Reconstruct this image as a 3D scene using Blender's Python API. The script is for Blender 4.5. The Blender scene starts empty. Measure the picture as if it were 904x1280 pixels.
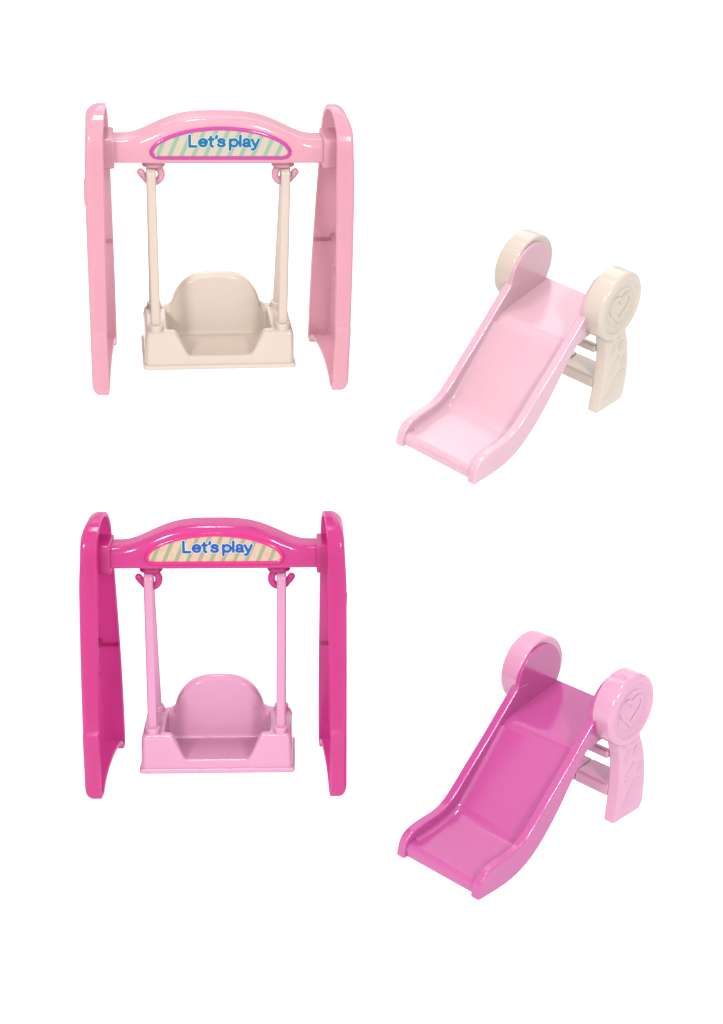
import bpy, bmesh, math, random
from mathutils import Vector, Matrix, noise
from math import pi, sin, cos, radians

S = 0.01                       # meshes are described in centimetres, stored in metres
scene = bpy.context.scene
COL = scene.collection

# ------------------------------------------------------------------ camera frame
F_PX, H_PX = 2014.0, 1280.0
PITCH = 0.4558
CAM_Z = 40.0                   # cm
right = Vector((1, 0, 0))
fwd = Vector((0, cos(PITCH), -sin(PITCH)))
down = Vector((0, -sin(PITCH), -cos(PITCH)))
CAMPOS = Vector((0, 0, CAM_Z))

def toy_matrix(yaw, dp, roll, tx, ty, tz):
    """rotation and base point of one toy standing on the paper"""
    M = Matrix(((1, 0, 0), (0, 0, -1), (0, 1, 0)))
    p = PITCH + dp
    Rx = Matrix(((1, 0, 0), (0, cos(p), -sin(p)), (0, sin(p), cos(p))))
    Rr = Matrix(((cos(roll), -sin(roll), 0), (sin(roll), cos(roll), 0), (0, 0, 1)))
    Rz = Matrix(((cos(yaw), -sin(yaw), 0), (sin(yaw), cos(yaw), 0), (0, 0, 1)))
    R = Rr @ Rx @ M @ Rz
    C = Matrix((right, down, fwd)).transposed()
    R = C @ R
    pos = CAMPOS + right * tx + down * ty + fwd * tz
    return pos, R

# ------------------------------------------------------------------ materials
def plastic(name, col, rough=0.13, spec=0.5, trans=0.0, coat=0.0):
    m = bpy.data.materials.new(name); m.use_nodes = True
    nt = m.node_tree; b = nt.nodes['Principled BSDF']
    tc = nt.nodes.new('ShaderNodeTexCoord')
    n1 = nt.nodes.new('ShaderNodeTexNoise'); n1.inputs['Scale'].default_value = 60; n1.inputs['Detail'].default_value = 4
    nt.links.new(tc.outputs['Object'], n1.inputs['Vector'])
    mr = nt.nodes.new('ShaderNodeMapRange')
    mr.inputs['To Min'].default_value = rough - 0.05; mr.inputs['To Max'].default_value = rough + 0.07
    nt.links.new(n1.outputs['Fac'], mr.inputs['Value']); nt.links.new(mr.outputs['Result'], b.inputs['Roughness'])
    mx = nt.nodes.new('ShaderNodeMix'); mx.data_type = 'RGBA'
    mx.inputs['A'].default_value = (*[c * 0.96 for c in col], 1); mx.inputs['B'].default_value = (*[min(1, c * 1.04) for c in col], 1)
    n2 = nt.nodes.new('ShaderNodeTexNoise'); n2.inputs['Scale'].default_value = 25; n2.inputs['Detail'].default_value = 3
    nt.links.new(tc.outputs['Object'], n2.inputs['Vector'])
    nt.links.new(n2.outputs['Fac'], mx.inputs['Factor']); nt.links.new(mx.outputs['Result'], b.inputs['Base Color'])
    n3 = nt.nodes.new('ShaderNodeTexNoise'); n3.inputs['Scale'].default_value = 90; n3.inputs['Detail'].default_value = 2
    nt.links.new(tc.outputs['Object'], n3.inputs['Vector'])
    bp = nt.nodes.new('ShaderNodeBump'); bp.inputs['Strength'].default_value = 0.05; bp.inputs['Distance'].default_value = 0.0006
    nt.links.new(n3.outputs['Fac'], bp.inputs['Height']); nt.links.new(bp.outputs['Normal'], b.inputs['Normal'])
    b.inputs['Specular IOR Level'].default_value = spec
    b.inputs['Coat Weight'].default_value = coat; b.inputs['Coat Roughness'].default_value = 0.08
    if trans:                      # thin moulded plastic lets some light through its walls
        tr = nt.nodes.new('ShaderNodeBsdfTranslucent'); ms = nt.nodes.new('ShaderNodeMixShader')
        ms.inputs[0].default_value = trans
        g = nt.nodes.new('ShaderNodeGamma'); g.inputs[1].default_value = 0.45
        nt.links.new(mx.outputs['Result'], g.inputs[0]); nt.links.new(g.outputs[0], tr.inputs['Color'])
        nt.links.new(b.outputs[0], ms.inputs[1]); nt.links.new(tr.outputs[0], ms.inputs[2])
        nt.links.new(ms.outputs[0], nt.nodes['Material Output'].inputs['Surface'])
    return m

def sticker_mat(name, cream, green, speck):
    """printed paper: slanting stripes with faint speckle, a surface pattern"""
    m = bpy.data.materials.new(name); m.use_nodes = True
    nt = m.node_tree; b = nt.nodes['Principled BSDF']
    tc = nt.nodes.new('ShaderNodeTexCoord'); sp = nt.nodes.new('ShaderNodeSeparateXYZ')
    nt.links.new(tc.outputs['Object'], sp.inputs[0])
    def math_(op, a, bb=None):
        n = nt.nodes.new('ShaderNodeMath'); n.operation = op
        for i, v in enumerate((a, bb)):
            if v is None: continue
            if isinstance(v, (int, float)): n.inputs[i].default_value = v
            else: nt.links.new(v, n.inputs[i])
        return n.outputs[0]
    zz = math_('MULTIPLY', sp.outputs['Z'], -0.42)
    u = math_('ADD', sp.outputs['X'], zz)
    u = math_('DIVIDE', u, 0.0033)
    u = math_('ADD', u, 50.0)
    u = math_('FRACT', u)
    st = math_('LESS_THAN', u, 0.36)
    n = nt.nodes.new('ShaderNodeTexNoise'); n.inputs['Scale'].default_value = 700; n.inputs['Detail'].default_value = 3
    nt.links.new(tc.outputs['Object'], n.inputs['Vector'])
    mx0 = nt.nodes.new('ShaderNodeMix'); mx0.data_type = 'RGBA'
    mx0.inputs['A'].default_value = (*cream, 1); mx0.inputs['B'].default_value = (*speck, 1)
    r = nt.nodes.new('ShaderNodeMapRange'); r.inputs['From Min'].default_value = .45; r.inputs['From Max'].default_value = .65
    nt.links.new(n.outputs['Fac'], r.inputs['Value']); nt.links.new(r.outputs['Result'], mx0.inputs['Factor'])
    mx = nt.nodes.new('ShaderNodeMix'); mx.data_type = 'RGBA'
    nt.links.new(st, mx.inputs['Factor']); nt.links.new(mx0.outputs['Result'], mx.inputs['A'])
    mx.inputs['B'].default_value = (*green, 1)
    nt.links.new(mx.outputs['Result'], b.inputs['Base Color'])
    b.inputs['Roughness'].default_value = 0.4; b.inputs['Specular IOR Level'].default_value = 0.3
    return m

def ink(name, col):
    m = bpy.data.materials.new(name); m.use_nodes = True
    b = m.node_tree.nodes['Principled BSDF']; b.inputs['Base Color'].default_value = (*col, 1)
    b.inputs['Roughness'].default_value = 0.45; b.inputs['Specular IOR Level'].default_value = 0.25
    return m

# ------------------------------------------------------------------ mesh helpers
def catmull(pts, n=6):
    out = []
    for i in range(len(pts) - 1):
        p0 = Vector(pts[max(i - 1, 0)]); p1 = Vector(pts[i]); p2 = Vector(pts[i + 1]); p3 = Vector(pts[min(i + 2, len(pts) - 1)])
        for k in range(n):
            t = k / n
            out.append(0.5 * ((2 * p1) + (p2 - p0) * t + (2 * p0 - 5 * p1 + 4 * p2 - p3) * t * t + (3 * p1 - p0 - 3 * p2 + p3) * t ** 3))
    out.append(Vector(pts[-1])); return [tuple(p) for p in out]

def fillet(poly, rad, seg=5, fixed=False):
    """round the corners of a closed 2D polygon; rad one number or one per corner"""
    n = len(poly); out = []
    for i in range(n):
        p = Vector(poly[i]); a = Vector(poly[i - 1]) - p; b = Vector(poly[(i + 1) % n]) - p
        r = rad[i] if isinstance(rad, (list, tuple)) else rad
        la, lb = a.length, b.length
        if r <= 0 or la < 1e-6 or lb < 1e-6: out += [tuple(p)] * (seg + 1 if fixed else 1); continue
        a /= la; b /= lb
        ang = math.acos(max(-1, min(1, a.dot(b))))
        if ang > pi - 0.05:
            if fixed: out += [tuple(p + (b if k > seg / 2 else a) * (abs(k - seg / 2) * min(.004, la * .1, lb * .1))) for k in range(seg + 1)]
            else: out.append(tuple(p))
            continue
        d = min(r / math.tan(ang / 2), la * 0.48, lb * 0.48)
        rr = d * math.tan(ang / 2)
        c = p + (a + b).normalized() * (rr / sin(ang / 2))
        s = p + a * d - c; e = p + b * d - c
        tot = s.angle(e); sg = 1 if s.x * e.y - s.y * e.x > 0 else -1
        for k in range(seg + 1):
            th = tot * k / seg * sg
            out.append((c.x + s.x * cos(th) - s.y * sin(th), c.y + s.x * sin(th) + s.y * cos(th)))
    return out

def clean(poly, eps=1e-4):
    out = []
    for p in poly:
        if not out or (Vector(p) - Vector(out[-1])).length > eps: out.append(tuple(p))
    if (Vector(out[0]) - Vector(out[-1])).length < eps: out.pop()
    return out

def area(poly): return 0.5 * sum(poly[i - 1][0] * poly[i][1] - poly[i][0] * poly[i - 1][1] for i in range(len(poly)))

def inset(poly, d):
    if abs(d) < 1e-9: return list(poly)
    n = len(poly); sg = 1 if area(poly) > 0 else -1; out = []
    for i in range(n):
        p = Vector(poly[i]); e1 = (p - Vector(poly[i - 1])).normalized(); e2 = (Vector(poly[(i + 1) % n]) - p).normalized()
        n1 = Vector((-e1.y, e1.x)) * sg; n2 = Vector((-e2.y, e2.x)) * sg
        m = (n1 + n2)
        k = m.length
        if k < 1e-6: out.append(tuple(p)); continue
        m /= k; c = max(0.5, m.dot(n1))
        out.append(tuple(p + m * (d / c)))
    return out

def prism(bm, poly, rings, mapf, cap0=True, cap1=True):
    """rings = [(inset, t)...]; mapf(u, v, t) -> xyz"""
    poly = clean(poly)
    if area(poly) < 0: poly = poly[::-1]
    R = []
    for ins, t in rings:
        q = inset(poly, ins)
        R.append([bm.verts.new(Vector(mapf(u, v, t)) * S) for u, v in q])
    n = len(poly)
    for a, b in zip(R, R[1:]):
        for i in range(n):
            j = (i + 1) % n
            bm.faces.new((a[i], a[j], b[j], b[i]))
    if cap0: bm.faces.new(R[0][::-1])
    if cap1: bm.faces.new(R[-1])
    return R

def rounded_rings(t0, t1, r, seg=4):
    sg = 1 if t1 > t0 else -1; out = []
    for k in range(seg + 1):
        a = pi / 2 * k / seg
        out.append((r * (1 - sin(a)), t0 + sg * r * (1 - cos(a))))
    for k in range(seg + 1):
        a = pi / 2 * k / seg
        out.append((r * (1 - cos(a)), t1 - sg * r * (1 - sin(a))))
    return out

def solid(bm, poly, t0, t1, r, mapf, seg=4):
    return prism(bm, poly, rounded_rings(t0, t1, r, seg), mapf)

def box(bm, x0, x1, y0, y1, z0, z1, r=0.05, axis='y', seg=3):
    if axis == 'y':
        return solid(bm, fillet([(x0, z0), (x1, z0), (x1, z1), (x0, z1)], r, 4), y0, y1, r, lambda u, v, t: (u, t, v), seg)
    if axis == 'z':
        return solid(bm, fillet([(x0, y0), (x1, y0), (x1, y1), (x0, y1)], r, 4), z0, z1, r, lambda u, v, t: (u, v, t), seg)
    return solid(bm, fillet([(y0, z0), (y1, z0), (y1, z1), (y0, z1)], r, 4), x0, x1, r, lambda u, v, t: (t, u, v), seg)

def circle(cx, cy, r, n=64): return [(cx + r * cos(2 * pi * i / n), cy + r * sin(2 * pi * i / n)) for i in range(n)]

def sweep(bm, path, sect, up=(1, 0, 0), closed=False, scales=None, caps='flat'):
    """sweep a 2D section along a 3D path; section x axis = up, y axis = tangent x up"""
    P = [Vector(p) for p in path]; rings = []
    n = len(P)
    for i, p in enumerate(P):
        if closed: t = (P[(i + 1) % n] - P[i - 1])
        else: t = P[min(i + 1, n - 1)] - P[max(i - 1, 0)]
        t.normalize(); U = Vector(up); U = (U - t * U.dot(t)).normalized(); V = t.cross(U)
        sc = scales[i] if scales else 1
        rings.append([bm.verts.new((p + U * (a * sc) + V * (b * sc)) * S) for a, b in sect])
    m = len(sect)
    rr = list(zip(rings, rings[1:])) + ([(rings[-1], rings[0])] if closed else [])
    for a, b in rr:
        for i in range(m):
            j = (i + 1) % m; bm.faces.new((a[i], a[j], b[j], b[i]))
    if not closed:
        bm.faces.new(rings[0][::-1]); bm.faces.new(rings[-1])
    return rings

def tube(bm, path, r, n=12, up=(0, 1, 0), flat=1.0, taper=True):
    """a round rod with rounded ends"""
    P = [Vector(p) for p in path]; sc = [1.0] * len(P)
    if taper:
        def cap(p, d):
            return [(p + d * (r * cos(pi / 2 * k / 4)), sin(pi / 2 * k / 4) if k else 0.08) for k in range(4)]
        d0 = (P[0] - P[1]).normalized(); d1 = (P[-1] - P[-2]).normalized()
        a = cap(P[0], d0); b = cap(P[-1], d1)[::-1]
        P = [q for q, _ in a] + P + [q for q, _ in b]; sc = [s for _, s in a] + sc + [s for _, s in b]
    return sweep(bm, P, [(r * cos(2 * pi * i / n), r * flat * sin(2 * pi * i / n)) for i in range(n)], up, scales=sc)

def obj(name, bm, mat, parent=None, sharp=38, wn=True):
    bmesh.ops.recalc_face_normals(bm, faces=bm.faces)
    me = bpy.data.meshes.new(name); bm.to_mesh(me); bm.free()
    me.shade_smooth(); me.set_sharp_from_angle(angle=radians(sharp))
    me.materials.append(mat)
    o = bpy.data.objects.new(name, me); COL.objects.link(o)
    if parent: o.parent = parent
    if wn:
        w = o.modifiers.new('wn', 'WEIGHTED_NORMAL'); w.keep_sharp = True; w.weight = 60
    return o

def empty(name, label, cat, group, M):
    pos, R = M
    o = bpy.data.objects.new(name, None); COL.objects.link(o)
    o.empty_display_size = 0.01
    o.matrix_world = Matrix.Translation(pos * S) @ R.to_4x4()
    o['label'] = label; o['category'] = cat
    if group: o['group'] = group
    return o

# ================================================================== SWING SET
XO = 3.74
def smoothstep(a, b, x):
    t = max(0, min(1, (x - a) / (b - a))); return t * t * (3 - 2 * t)

def side_outline():
    front = [(-1.86, 0.0), (-1.88, .5), (-1.88, 1.2), (-1.90, 2.02), (-1.79, 2.10), (-1.79, 2.2), (-1.66, 3.6), (-1.42, 5.2), (-1.24, 6.2), (-1.12, 6.9)]
    top = [(-1.12 * cos(a), 6.9 + 1.10 * sin(a) ** 0.9) for a in [pi * k / 20 for k in range(1, 20)]]
    back = [(1.12, 6.9), (1.24, 6.2), (1.42, 5.2), (1.66, 3.6), (1.80, 2.4), (1.87, 1.2), (1.88, .5), (1.86, 0.0)]
    arch = [(1.60, 0), (1.50, .13), (1.2, .30), (.5, .43), (-.2, .44), (-.8, .34), (-1.25, .15), (-1.42, 0)]
    a = clean([(-1.86, .0)] + catmull(front[:4], 3)[1:] + front[4:6] + catmull(front[5:], 3)[1:] + top + catmull(back, 3) + catmull(arch, 3))
    # round the four sharp foot corners
    rad = []
    for p in a:
        rad.append(0.15 if abs(p[1]) < 1e-3 and (abs(abs(p[0]) - 1.86) < .01) else (0.04 if abs(p[1]) < 1e-3 else 0))
    return a, rad

def fillet_sparse(a, rad):
    # corners need longer neighbours: drop points closer than the radius to a rounded corner
    keep = []
    for i, p in enumerate(a):
        ok = True
        for j, q in enumerate(a):
            if i != j and rad[j] > 0 and (Vector(p) - Vector(q)).length < rad[j] * 2.0 and rad[i] == 0: ok = False
        keep.append(ok)
    aa = [p for p, k in zip(a, keep) if k]; rr = [r for r, k in zip(rad, keep) if k]
    return fillet(aa, rr, 5)

def make_side_frame(sgn, mat, parent, toe=(3.26, 2.96)):
    poly = clean(fillet_sparse(*side_outline()))
    th = 0.13
    def xin(y): return toe[0] + (toe[1] - toe[0]) * (y + 1.86) / 3.72
    def mp(u, v, t):      # t: 0 at the open inner lip .. 1 at the outer panel
        return (sgn * (xin(u) + (XO - xin(u)) * t), u, v)
    def shape(v):         # the crown closes in and the foot is rounded off
        x, y, z = abs(v.co.x) / S, v.co.y / S, v.co.z / S
        t = (x - xin(y)) / (XO - xin(y))
        q = max(0.0, min(1.0, (z - 7.35) / .66)); x -= (XO - xin(y)) * .72 * (1 - math.sqrt(1 - q * q)) * t + .06 * smoothstep(6.0, 7.5, z) * t
        q = max(0.0, min(1.0, (.34 - z) / .34)); x -= (XO - xin(y)) * .42 * (1 - math.sqrt(1 - q * q)) * t
        v.co.x = sgn * x * S
    bm = bmesh.new()
    r = 0.17; L = XO - 3.1
    rings = [(th, 0.80), (th, 0.4), (th, 0.04), (th * .75, 0.008), (th * .5, 0.0), (th * .25, 0.008), (0.0, 0.05), (0, .3), (0, 1 - r / L)]
    for k in range(1, 6):
        a = pi / 2 * k / 5; rings.append((r * (1 - cos(a)), 1 - r / L * (1 - sin(a))))
    prism(bm, poly, rings, mp)
    for zc in (.03, .08, .14, .22, .34, 6.0, 6.4, 6.8, 7.1, 7.35, 7.5, 7.62, 7.72, 7.80, 7.87, 7.92, 7.96):
        bmesh.ops.bisect_plane(bm, geom=bm.verts[:] + bm.edges[:] + bm.faces[:], plane_co=(0, 0, zc * S), plane_no=(0, 0, 1))
    for v in bm.verts: shape(v)
    # moulded relief: thin ribs raised on the panel, seen from the open side
    xi = lambda y: xin(y) + (XO - xin(y)) * 0.80
    def rib(pts, rr, flat=.5, off=0.0):
        tube(bm, [(sgn * (xi(y) - off), y, z) for y, z in catmull(pts, 5)], rr, 8, up=(0, 0, 1) if abs(pts[0][0] - pts[-1][0]) > abs(pts[0][1] - pts[-1][1]) else (0, 1, 0))
    rib([(1.55, 3.55), (1.1, 3.6), (.6, 3.3), (.1, 2.75), (-.3, 2.1)], .10)
    rib([(.95, 2.7), (.5, 2.45), (.1, 2.0), (-.1, 1.6)], .075)
    rib([(.15, 5.95), (.35, 5.8), (.3, 5.5), (.0, 5.3), (-.1, 5.0)], .075)
    rib([(.5, 4.5), (.65, 4.35), (.6, 4.1), (.35, 3.95), (.2, 3.75)], .075)
    rib([(-.5, 5.4), (-.2, 5.1), (-.5, 4.6), (-.8, 4.9), (-.6, 5.3)], .07)
    # horizontal step across the rear wall
    box(bm, min(sgn * (xin(1.6) + .03), sgn * (XO - .1)), max(sgn * (xin(1.6) + .03), sgn * (XO - .1)), 1.535, 1.62, 3.38, 3.50, .02)
    # small boss on the outside
    tube(bm, [(sgn * (XO - .02), -.55, 5.75), (sgn * (XO - .02), -.1, 5.2), (sgn * (XO - .02), .35, 5.75)], .055, 8, up=(0, 0, 1))
    return obj('side_frame', bm, mat, parent)

def beam_top(x):
    a = abs(x)
    return 7.14 + .64 * (0.5 + 0.5 * cos(pi * min(1.0, a / 2.65) ** 1.6))

def make_beam(mat, parent):
    bm = bmesh.new(); rings = []
    xs = [-3.0 + 6.0 * i / 72 for i in range(73)]
    for x in xs:
        zt, zb = beam_top(x), 6.50 - 0.0 * x
        d = .50 + .04 * smoothstep(2.3, 1.6, abs(x))
        poly = fillet([(-d, zb), (.48, zb), (.48, zt), (-d, zt)], [.10, .10, .20, .26], 6)
        rings.append([bm.verts.new(Vector((x, y, z)) * S) for y, z in poly])
    n = len(rings[0])
    for a, b in zip(rings, rings[1:]):
        for i in range(n):
            j = (i + 1) % n; bm.faces.new((a[i], a[j], b[j], b[i]))
    bm.faces.new(rings[0][::-1]); bm.faces.new(rings[-1])
    o = obj('beam', bm, mat, parent)
    for sx in (-1, 1):
        bm = bmesh.new()
        a, b = sorted((sx * 2.90, sx * 3.60))
        solid(bm, fillet([(-.62, 6.38), (.62, 6.38), (.62, 7.22), (-.62, 7.22)], [.08, .08, .12, .12], 4), a, b, .05, lambda u, v, t: (t, u, v))
        obj('beam_socket', bm, mat, parent)
    return o

def sign_outline():
    top = [(-1.90, 6.98), (-1.76, 7.13), (-1.40, 7.32), (-.80, 7.49), (0, 7.56), (.80, 7.49), (1.40, 7.32), (1.76, 7.13), (1.90, 6.98)]
    p = catmull(top, 4)
    right_ = [(1.95, 6.88), (1.94, 6.79), (1.86, 6.70), (1.72, 6.66)]
    left_ = [(-1.72, 6.66), (-1.86, 6.70), (-1.94, 6.79), (-1.95, 6.88)]
    return clean(p + right_ + [(0.6, 6.66), (-.6, 6.66)] + left_)

def glyphs():
    def arc(cx, cy, rx, ry, a0, a1, n=18):
        return [(cx + rx * cos(radians(a0 + (a1 - a0) * k / n)), cy + ry * sin(radians(a0 + (a1 - a0) * k / n))) for k in range(n + 1)]
    L = [[(0, .72), (0, .01), (.36, .01)]]
    e = [[(.06, .265), (.46, .265)] + arc(.26, .26, .205, .225, 4, 322)]
    t = [[(.12, .64), (.12, .14)] + arc(.21, .12, .09, .10, 185, 275, 6), [(.02, .475), (.25, .475)]]
    q = [[(.05, .70), (.055, .63), (.02, .56)]]
    ss = [catmull([(.37, .38), (.31, .46), (.2, .485), (.08, .44), (.06, .36), (.14, .295), (.28, .25), (.37, .17), (.34, .07), (.21, .03), (.09, .06), (.03, .14)], 4)]
    p = [[(.05, .47), (.05, -.19)], arc(.25, .255, .20, .22, 170, -170, 24)]
    l = [[(.05, .72), (.05, .03)]]
    a = [catmull([(.07, .37), (.12, .455), (.22, .485), (.33, .45), (.365, .36), (.365, .14), (.385, .05), (.42, .035)], 4), catmull([(.36, .28), (.24, .255), (.1, .21), (.05, .13), (.1, .05), (.2, .03), (.31, .07), (.36, .15)], 4)]
    y = [[(.03, .47), (.215, .03)], [(.40, .47), (.20, -.07)] + [(.16, -.15), (.10, -.175), (.04, -.17)]]
    return [(L, 0), (e, .46), (t, 1.02), (q, 1.40), (ss, 1.50), (p, 2.13), (l, 2.68), (a, 2.85), (y, 3.33)]

def make_lettering(name, r, yy, mat, parent):
    """Let's play, in rounded strokes of printed ink"""
    bm = bmesh.new(); k = .512; i = 0
    for g, x0 in glyphs():
        for st in g:
            i += 1; d = yy - .0003 * i
            path = [(-.84 + (x0 + x) * k, d, 7.02 + z * k * .84) for x, z in st]
            P = [Vector(q) for q in path]
            n = len(P)
            for a, b in zip(P, P[1:]):        # capsules: one per segment keeps corners full
                t = (b - a).normalized(); V = Vector((-t.z, 0, t.x)); th0 = math.atan2(V.z, V.x)
                i += .13; dd = -.0003 * (i % 7)
                ring = []
                for c, s0 in ((a, 0), (b, pi)):
                    for m in range(9):
                        th = th0 + s0 + pi * m / 8
                        ring.append((c.x + r * cos(th), c.z + r * sin(th)))
                lo = [bm.verts.new(Vector((x, d + dd + .004, z)) * S) for x, z in ring]
                hi = [bm.verts.new(Vector((x, d + dd, z)) * S) for x, z in ring]
                bm.faces.new(hi); bm.faces.new(lo[::-1])
                for u in range(len(ring)):
                    w_ = (u + 1) % len(ring); bm.faces.new((lo[u], lo[w_], hi[w_], hi[u]))
    return obj(name, bm, mat, parent, wn=False)

def make_sign(mats, parent):
    YF = -.54
    out = sign_outline(); mp = lambda u, v, t: (u + .03, t, v)
    # the ring standing proud of the beam
    bm = bmesh.new()
    prism(bm, out, [(-.02, YF + .04), (-.02, YF - .01), (.0, YF - .035), (.025, YF - .048), (.055, YF - .048), (.078, YF - .035), (.088, YF - .01), (.088, YF + .02)], mp)
    o = obj('sign', bm, mats['ring'], parent)
    bm = bmesh.new()
    prism(bm, out, [(.075, YF + .01), (.075, YF - .018)], mp)
    st = obj('sticker', bm, mats['sticker'], o)
    make_lettering('lettering_outline', .054, YF - .022, mats['white'], o)
    make_lettering('lettering', .038, YF - .030, mats['blue'], o)
    return o

HX = 1.90
def make_hook(sgn, mat, parent):
    """hook under the beam, opening outwards"""
    bm = bmesh.new()
    cx, cz, r = sgn * (HX - .06), 6.04, .235
    rad = .105
    # flat round plate under the beam
    solid(bm, [(cx - sgn * .02 + .33 * cos(a), .0 + .28 * sin(a)) for a in [2 * pi * i / 32 for i in range(32)]], 6.28, 6.52, .05, lambda u, v, t: (u, v, t))
    path = []
    for k in range(25):
        a = radians(80 - k * 235 / 24)         # from the plate over the inner side to the outer tip
        path.append((cx - sgn * r * cos(a), 0, cz + r * sin(a)))
    last = Vector(path[-1])
    path += [(last.x + sgn * .07, 0, last.z + .07), (last.x + sgn * .13, 0, last.z + .16)]
    tube(bm, path, rad, 14, up=(0, 1, 0), flat=1.0)
    tube(bm, [(cx - sgn * .04, 0, 6.42), (cx - sgn * .05, 0, 6.24)], rad, 12, up=(0, 1, 0))
    return obj('hook', bm, mat, parent, sharp=60)

def make_hanger(sgn, mat, parent):
    """bar bent double over the hook, its two ends plugged in the seat"""
    x = sgn * HX
    side = [(-.80, 1.60), (-.76, 2.2), (-.17, 5.95)]
    top = [(-.17 * cos(a), 5.98 + .21 * sin(a)) for a in [pi * k / 10 for k in range(0, 11)]]
    pts = [(-.80, 1.55)] + [(-.80 + .63 * k / 12, 1.65 + 4.30 * k / 12) for k in range(13)] + top[1:]
    pts += [(.80 - .63 * k / 12, 1.65 + 4.30 * k / 12) for k in range(12, -1, -1)] + [(.80, 1.55)]
    bm = bmesh.new()
    sect = fillet([(-.135, -.09), (.135, -.09), (.135, .09), (-.135, .09)], .07, 4)
    sweep(bm, [(x - sgn * .05 * (6.2 - z) / 4.6, y, z) for y, z in pts], sect, up=(1, 0, 0))
    o = obj('hanger', bm, mat, parent, sharp=50)
    for y in (-.80, .80):
        bm = bmesh.new()
        solid(bm, circle(x - sgn * .05, y, .215, 32), 1.56, 1.80, .05, lambda u, v, t: (u, v, t))
        obj('hanger_foot', bm, mat, o)
    return o

def make_seat(mat, parent):
    bm = bmesh.new()
    Z0 = .56
    def sect(x, shrink=0.0):
        a = abs(x)
        blk = 1.62
        k = smoothstep(.84, 1.36, a)                       # front wall: low in the middle, tall at the corners
        zf = .86 + (blk - .86) * k
        ki = smoothstep(1.46, 1.56, a)                     # inside of the tray ends at the corner blocks
        fl = .82 + (blk - .82 - .002) * ki
        zf = max(zf, fl if ki > .5 else zf)
        h = max(0.0, 1 - (min(a, 1.36) / 1.36) ** 2.8) ** .60
        zb = blk + max(1.09 * h, 0.28 * math.exp(-max(0, a - 1.26) / .11) if a > 1.15 else 0)
        wf = .16 + .20 * k
        yf, yb = -1.10, 1.08
        sp = [(yf - .02, Z0), (yf + .03, zf), (yf + wf, zf + .001), (yf + wf + .06, fl + .0), (.60 , fl + .001), (.69, max(fl + .02, min(zb - .16, blk))), (.73, zb - .13), (.83, zb), (1.02, zb), (1.05, Z0)]
        rd = [.02, .15, .09, .06, .10, .05, .05, .07, .06, .03]
        q = fillet(sp, rd, 5, True)
        return q
    xs = []
    x = -2.20
    while x < 2.2001:
        xs.append(round(x, 4))
        ax = abs(x)
        st = .02 if 1.2 < ax < 1.62 else (.035 if .8 < ax < 1.3 or ax > 2.0 else .08)
        x += st
    xs = sorted(set([abs(v) for v in xs] + [2.2])); xs = [-v for v in xs[::-1] if v > 0] + xs
    rings = []; R = .16
    for x in xs:
        q = sect(x)
        e = max(0, abs(x) - (2.2 - R))
        ins = R - math.sqrt(max(0, R * R - e * e))
        cy, cz = 0.0, 1.1
        out = []
        for y, z in q:
            out.append((y - ins * (1 if y > 0 else -1) * min(1, abs(y) / .6), z - (ins if z > 1.3 else 0)))
        lean = -.04 * (abs(x) > 1e9)
        rings.append([bm.verts.new(Vector((x * (1 - .012 * (z - .5)), y, z)) * S) for y, z in out])
    n = 60
    for a, b in zip(rings, rings[1:]):
        for i in range(n):
            j = (i + 1) % n
            bm.faces.new((a[i], a[j], b[j], b[i]))
    bm.faces.new(rings[0][::-1]); bm.faces.new(rings[-1])
    # flange round the bottom
    solid(bm, fillet([(-2.25, -1.19), (2.25, -1.19), (2.25, 1.10), (-2.25, 1.10)], .12, 5), 0.47, .62, .068, lambda u, v, t: (u, v, t))
    o = obj('seat', bm, mat, parent, sharp=42)
    return o

def make_swing(M, label, mats):
    r = empty('toy_swing_set', label, 'toy swing', 'toy swing sets on white paper', M)
    a = make_side_frame(-1, mats['frame'], r); b = make_side_frame(1, mats['frame'], r)
    make_beam(mats['frame'], r); make_sign(mats, r)
    for s in (-1, 1):
        make_hook(s, mats['frame'], r); make_hanger(s, mats['seat'], r)
    make_seat(mats['seat'], r)
    return r

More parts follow.
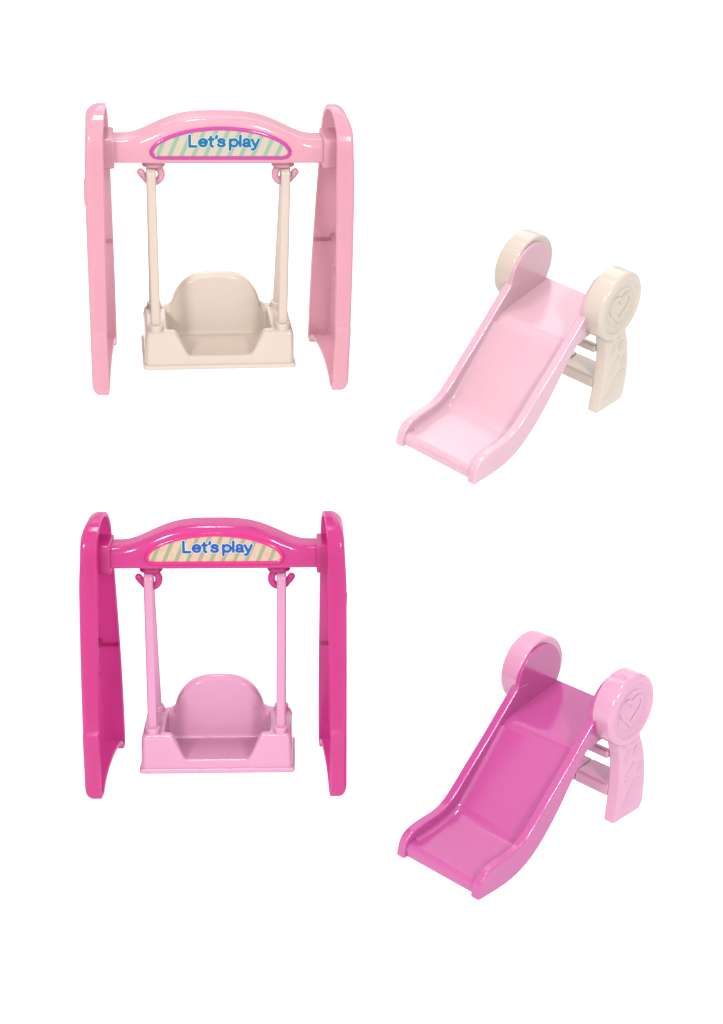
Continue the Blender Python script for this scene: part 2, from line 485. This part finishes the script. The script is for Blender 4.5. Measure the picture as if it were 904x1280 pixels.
# ================================================================== SLIDE   (x back, y to the left, z up)
W, WI = 1.53, 1.25
def make_chute(mat, parent):
    bm = bmesh.new()
    topc = [(.02, .20), (.08, .46), (.22, .66), (.5, .79), (.95, .86), (1.45, .90), (1.85, 1.03), (2.25, 1.33), (2.85, 1.90), (3.6, 2.60), (4.3, 3.30), (4.75, 3.74)]
    botc = [(5.0, 3.30), (4.66, 3.02), (4.0, 2.22), (3.45, 1.47), (2.9, .85), (2.38, .42), (1.9, .17), (1.4, .04), (.9, .0), (.12, .0)]
    poly = clean([(0.0, .08)] + catmull(topc, 14) + [(4.88, 3.83), (5.3, 3.80), (5.3, 3.4)] + catmull(botc, 8) + [(.04, .02)])
    for s in (-1, 1):
        prism(bm, poly, rounded_rings(s * WI, s * W, .055, 4), lambda u, v, t: (u, t, v))
    # the bed: sheet with a rounded front lip, a straight run and a platform
    bed = [(.24, .455), (.8, .47), (1.35, .53), (1.95, .65), (2.28, .80), (2.48, .98), (2.95, 1.47), (4.15, 2.79)]
    bedt = catmull(bed, 12) + [(4.28, 2.90), (4.42, 2.975), (4.62, 3.02), (5.4, 3.14), (6.78, 3.37)]
    bott = [(6.78, 3.25), (5.4, 3.00), (4.5, 2.86), (4.15, 2.63)] + catmull([(4.1, 2.58), (3.05, 1.38), (2.4, .76), (1.8, .50), (1.2, .40), (.8, .35), (.34, .32)], 4) + [(.30, .06), (.16, .06)]
    lip = [(.12, .14), (.11, .25), (.13, .35), (.18, .42)]
    poly = clean(lip + bedt + bott)
    prism(bm, poly, [(0, -1.30), (0, 1.30)], lambda u, v, t: (u, t, v))
    # inner fillets along the rails: soft corner between bed and wall
    for s in (-1, 1):
        pts = catmull(bed, 6)[3:]
        R = []
        for i, (x, z) in enumerate(pts):
            a = Vector(pts[max(i - 1, 0)]); b = Vector(pts[min(i + 1, len(pts) - 1)])
            t = (b - a).normalized(); nx, nz = -t.y, t.x
            ring = []
            for k in range(7):
                g = pi / 2 * k / 6; rr = .14
                dy = rr * (1 - sin(g)); dn = rr * (1 - cos(g)) - .001
                ring.append(bm.verts.new(Vector((x + nx * dn, s * (WI - dy + .002), z + nz * dn)) * S))
            ring.append(bm.verts.new(Vector((x - nx * .02, s * (WI + .02), z - nz * .02)) * S))
            R.append(ring)
        for a, b in zip(R, R[1:]):
            for i in range(8):
                j = (i + 1) % 8; bm.faces.new((a[i], a[j], b[j], b[i]))
        bm.faces.new(R[0][::-1]); bm.faces.new(R[-1])
    # side walls of the platform, joining the rails to the round cheeks
    cheek = [(4.25, 2.78), (4.9, 2.84), (6.76, 3.20), (6.80, 3.30)] + [(5.83 + cos(radians(a)), 3.86 + sin(radians(a))) for a in range(-28, 190, 4)] + [(4.72, 3.62), (4.5, 3.42)]
    for s in (-1, 1):
        prism(bm, cheek, rounded_rings(s * 1.262, s * 1.405, .02, 3), lambda u, v, t: (u, t, v))
    return obj('chute', bm, mat, parent)

def make_cap(s, mat, parent):
    """thick round end cap with a dished face"""
    bm = bmesh.new(); c = circle(5.95, 3.93, 1.10, 96)
    yi, yo = 1.36, 2.04; R = .13
    rings = [(.12, yi + .02), (.08, yi - .015), (.03, yi - .005), (0, yi + .04), (0, yo - R)]
    for k in range(1, 7):
        a = pi / 2 * k / 6; rings.append((R * (1 - cos(a)), yo - R * (1 - sin(a))))
    rings += [(.20, yo), (.225, yo - .012), (.25, yo - .045), (.275, yo - .062), (.30, yo - .07), (.42, yo - .072), (.445, yo - .065), (.46, yo - .05), (.50, yo - .045), (.52, yo - .06), (.56, yo - .07)]
    prism(bm, c, [(i, s * t) for i, t in rings], lambda u, v, t: (u, t, v))
    o = obj('round_cap', bm, mat, parent, sharp=55)
    # raised heart
    hb = bmesh.new()
    pts = []
    for k in range(48):
        t = 2 * pi * k / 48
        x = 16 * sin(t) ** 3; z = 13 * cos(t) - 5 * cos(2 * t) - 2 * cos(3 * t) - cos(4 * t)
        pts.append((5.95 + x * .032, 3.93 + z * .030))
    yb = yo - .09
    sweep(hb, [(x, s * (yb + .03), z) for x, z in pts], [(.022 * cos(a), .075 * sin(a)) for a in [2 * pi * i / 10 for i in range(10)]], up=(0, 1, 0), closed=True)
    obj('heart_emblem', hb, mat, o, sharp=60)
    return o

def make_leg(s, mat, parent):
    bm = bmesh.new()
    front = [(6.0, 0), (6.04, .6), (6.06, 1.2), (6.03, 1.7), (5.95, 2.2), (5.80, 2.65), (5.6, 3.1)]
    back = [(6.7, 3.3), (6.95, 2.65), (7.2, 2.1), (7.36, 1.5), (7.44, .9), (7.45, .24), (7.30, .0)]
    poly = clean(catmull(front, 4) + catmull(back[:6], 4) + [(7.30, 0)])
    poly = clean(poly)
    prism(bm, poly, rounded_rings(s * 1.36, s * 1.76, .06, 4), lambda u, v, t: (u, t, v))
    # moulded pattern: slanting pebbles and steps raised on the face
    yo = 1.745
    def chip(pts, h=.035):
        prism(bm, fillet(pts, .04, 3), [(0, s * yo), (0, s * (yo + h * .6)), (.03, s * (yo + h)), (.05, s * (yo + h))], lambda u, v, t: (u, t, v))
    for pts in ([(6.32, .42), (6.75, .36), (7.22, 1.0), (7.22, 1.20), (6.86, 1.22), (6.60, .92)],
                [(6.28, 1.28), (6.55, 1.24), (6.82, 1.72), (6.70, 1.90), (6.50, 1.66)],
                [(6.92, 1.36), (7.16, 1.34), (7.14, 1.78), (6.98, 1.72)],
                [(6.16, 2.06), (6.34, 1.92), (6.50, 2.22), (6.34, 2.42)],
                [(6.62, 2.04), (6.84, 1.98), (6.96, 2.26), (6.78, 2.42), (6.62, 2.3)],
                [(6.04, 2.55), (6.2, 2.46), (6.30, 2.68), (6.16, 2.78)],
                [(6.46, 2.52), (6.66, 2.48), (6.72, 2.70), (6.52, 2.76)]):
        chip(pts)
    return obj('leg', bm, mat, parent)

def make_slide(M, label, mats):
    r = empty('toy_slide', label, 'toy slide', 'toy slides on white paper', M)
    make_chute(mats['chute'], r)
    for s in (-1, 1):
        make_cap(s, mats['stand'], r); make_leg(s, mats['stand'], r)
    # lower step: two boards with a slit between, upper cross bar
    for j in range(3):
        bm = bmesh.new()
        if j == 0:
            solid(bm, fillet([(6.02, .80), (6.14, .76), (6.9, 1.10), (6.9, 1.22), (6.1, 1.16), (6.04, 1.10)], .04, 3), -.20, -1.37, .03, lambda u, v, t: (u, t, v))
            solid(bm, fillet([(6.02, .80), (6.14, .76), (6.9, 1.10), (6.9, 1.22), (6.1, 1.16), (6.04, 1.10)], .04, 3), -.165, 1.37, .03, lambda u, v, t: (u, t, v))
            obj('step', bm, mats['stand'], r)
        elif j == 1:
            box(bm, 5.86, 6.06, -1.37, 1.37, 2.10, 2.36, .04, 'x')
            obj('crossbar', bm, mats['stand'], r)
    return r

# ------------------------------------------------------------------ build the four toys
P_SW1 = (0.1795, 0.0843, 0.0587, -4.353, -4.40, 48.7)
P_SW2 = (0.0375, -0.1641, 0.0061, -4.225, 7.69, 47.9)
P_SL1 = (0.8812, 0.1653, 0.0666, 2.140, -1.395, 48.0089)
P_SL2 = (0.8133, -0.0842, 0.0362, 2.0806, 10.245, 45.0425)
M_SW1, M_SW2, M_SL1, M_SL2 = [toy_matrix(*p) for p in (P_SW1, P_SW2, P_SL1, P_SL2)]

soft_pink = plastic('soft_pink_plastic', (0.6, 0.295, 0.36), trans=0.5, spec=0.8)
cream = plastic('cream_plastic', (0.51, 0.435, 0.37), trans=0.25, spec=0.6)
slide_pink = plastic('light_pink_plastic', (0.545, 0.335, 0.395), trans=0.25, spec=0.7)
hot = plastic('hot_pink_plastic', (0.51, 0.034, 0.215), trans=0.62, spec=1.0)
rose = plastic('rose_plastic', (0.52, 0.24, 0.37), trans=0.25, spec=0.7)
slide_hot = plastic('deep_rose_plastic', (0.415, 0.066, 0.24), trans=0.25, spec=0.9)
pale = plastic('pale_rose_plastic', (0.54, 0.255, 0.38), trans=0.25, spec=0.9)
ring1 = plastic('magenta_plastic', (.34, .03, .19)); ring2 = plastic('cerise_plastic', (.42, .008, .12))
white_ink = ink('white_ink', (.46, .52, .55)); blue1 = ink('blue_ink', (.0, .095, .19)); blue2 = ink('royal_blue_ink', (.01, .055, .24))
st1 = sticker_mat('striped_paper', (.36, .315, .24), (.18, .27, .20), (.38, .30, .24))
st2 = sticker_mat('striped_peach_paper', (.38, .295, .21), (.20, .215, .14), (.42, .23, .17))

make_swing(M_SW1, 'pale pink toy swing set with a cream seat and cream hanger bars', dict(frame=soft_pink, seat=cream, ring=ring1, white=white_ink, blue=blue1, sticker=st1))
make_swing(M_SW2, 'hot pink toy swing set with a light pink seat and light pink hanger bars', dict(frame=hot, seat=rose, ring=ring2, white=white_ink, blue=blue2, sticker=st2))
make_slide(M_SL1, 'pale pink toy slide with cream round caps and cream legs', dict(chute=slide_pink, stand=cream))
make_slide(M_SL2, 'hot pink toy slide with light pink round caps and light pink legs', dict(chute=slide_hot, stand=pale))

# ------------------------------------------------------------------ the white paper they stand on
FOOT = [(M_SW1, -3.9, 3.9, -2.0, 2.0, 1), (M_SW2, -3.9, 3.9, -2.0, 2.0, .42), (M_SL1, -.1, 7.6, -1.9, 1.9, 1), (M_SL2, -.1, 7.6, -1.9, 1.9, .42)]
def paper_z(X, Y):
    num = den = 0.0
    for (pos, R), x0, x1, y0, y1, kk in FOOT:
        n = R.col[2]; z = pos.z - (n.x * (X - pos.x) + n.y * (Y - pos.y)) / n.z
        l = R.transposed() @ (Vector((X, Y, z)) - pos)
        dx = max(x0 - l.x, 0, l.x - x1); dy = max(y0 - l.y, 0, l.y - y1)
        d = math.hypot(dx, dy)
        lim = max(-3.0, min(3.0, z - pos.z))      # the local slope fades out away from the toy
        zz = z if d < .01 else pos.z + (z - pos.z) * math.exp(-d / 9.0)
        w = 1.0 / ((d * kk) ** 5 + 1e-6)
        num += w * zz; den += w
    return num / den
bm = bmesh.new()
def axis_pts():
    xs = [-70 + 4 * i for i in range(14)] + [-14 + .28 * i for i in range(int(30 / .28))] + [16.5 + 4 * i for i in range(14)]
    ys = [14 + 2 * i for i in range(9)] + [32 + .28 * i for i in range(int(38 / .28))] + [71 + 3 * i for i in range(30)]
    return xs, ys
xs, ys = axis_pts()
g = [[bm.verts.new(Vector((x, y, paper_z(x, y) - .012)) * S) for x in xs] for y in ys]
for j in range(len(ys) - 1):
    for i in range(len(xs) - 1):
        bm.faces.new((g[j][i], g[j][i + 1], g[j + 1][i + 1], g[j + 1][i]))
pm = bpy.data.materials.new('white_paper'); pm.use_nodes = True
nt = pm.node_tree; b = nt.nodes['Principled BSDF']
b.inputs['Roughness'].default_value = 0.9; b.inputs['Specular IOR Level'].default_value = 0.1
nz = nt.nodes.new('ShaderNodeTexNoise'); nz.inputs['Scale'].default_value = 300
mx = nt.nodes.new('ShaderNodeMix'); mx.data_type = 'RGBA'
mx.inputs['A'].default_value = (.94, .945, .95, 1); mx.inputs['B'].default_value = (.96, .965, .97, 1)
nt.links.new(nz.outputs['Fac'], mx.inputs['Factor']); nt.links.new(mx.outputs['Result'], b.inputs['Base Color'])
# thin paper lets the light behind it through, which washes out the shadows
tr = nt.nodes.new('ShaderNodeBsdfTranslucent'); tr.inputs['Color'].default_value = (.95, .955, .96, 1)
ms = nt.nodes.new('ShaderNodeMixShader'); ms.inputs[0].default_value = 0.75
nt.links.new(b.outputs[0], ms.inputs[1]); nt.links.new(tr.outputs[0], ms.inputs[2]); nt.links.new(ms.outputs[0], nt.nodes['Material Output'].inputs['Surface'])
gr = obj('backdrop_paper', bm, pm, None, sharp=180, wn=False)
gr['kind'] = 'structure'

# ------------------------------------------------------------------ light
w = bpy.data.worlds.new('World'); scene.world = w; w.use_nodes = True
bg = w.node_tree.nodes['Background']; bg.inputs['Color'].default_value = (.985, .995, 1.0, 1); bg.inputs['Strength'].default_value = 1.08

def area_light(name, loc, target, sx, sy, power, col=(1, 1, 1)):
    l = bpy.data.lights.new(name, 'AREA'); l.shape = 'RECTANGLE'; l.size = sx * S; l.size_y = sy * S; l.energy = power; l.color = col
    o = bpy.data.objects.new(name, l); COL.objects.link(o); o.location = Vector(loc) * S
    o.rotation_euler = (Vector(target) - Vector(loc)).to_track_quat('-Z', 'Y').to_euler(); return o
area_light('left_softbox', (-27, -6, 56), (2, 46, 12), 8, 9, 2.9, (1, .99, .97))
area_light('right_softbox', (27, -6, 56), (-2, 46, 12), 8, 9, 2.6, (1, .99, .98))
area_light('rear_overhead_softbox', (5, 118, 95), (0, 48, 12), 110, 60, 4.6, (1, .99, 1))
area_light('top_softbox', (-10, 52, 112), (0, 48, 12), 15, 15, 3.2, (1, .99, 1))
# unseen broad lamp, added under the paper to whiten it and drown shadows
area_light('added_paper_backlight', (0, 75, -40), (0, 75, 0), 220, 220, 13.0, (.98, .99, 1))

# ------------------------------------------------------------------ camera
cam = bpy.data.cameras.new('camera'); co = bpy.data.objects.new('camera', cam); COL.objects.link(co)
co.location = CAMPOS * S; co.rotation_euler = (pi / 2 - PITCH, 0, 0)
cam.sensor_fit = 'VERTICAL'; cam.sensor_height = 24; cam.lens = 24 * F_PX / H_PX
cam.clip_start = 0.01; cam.clip_end = 50
scene.camera = co
scene.view_settings.view_transform = 'Standard'; scene.view_settings.look = 'None'
scene.view_settings.exposure = 0; scene.view_settings.gamma = 1
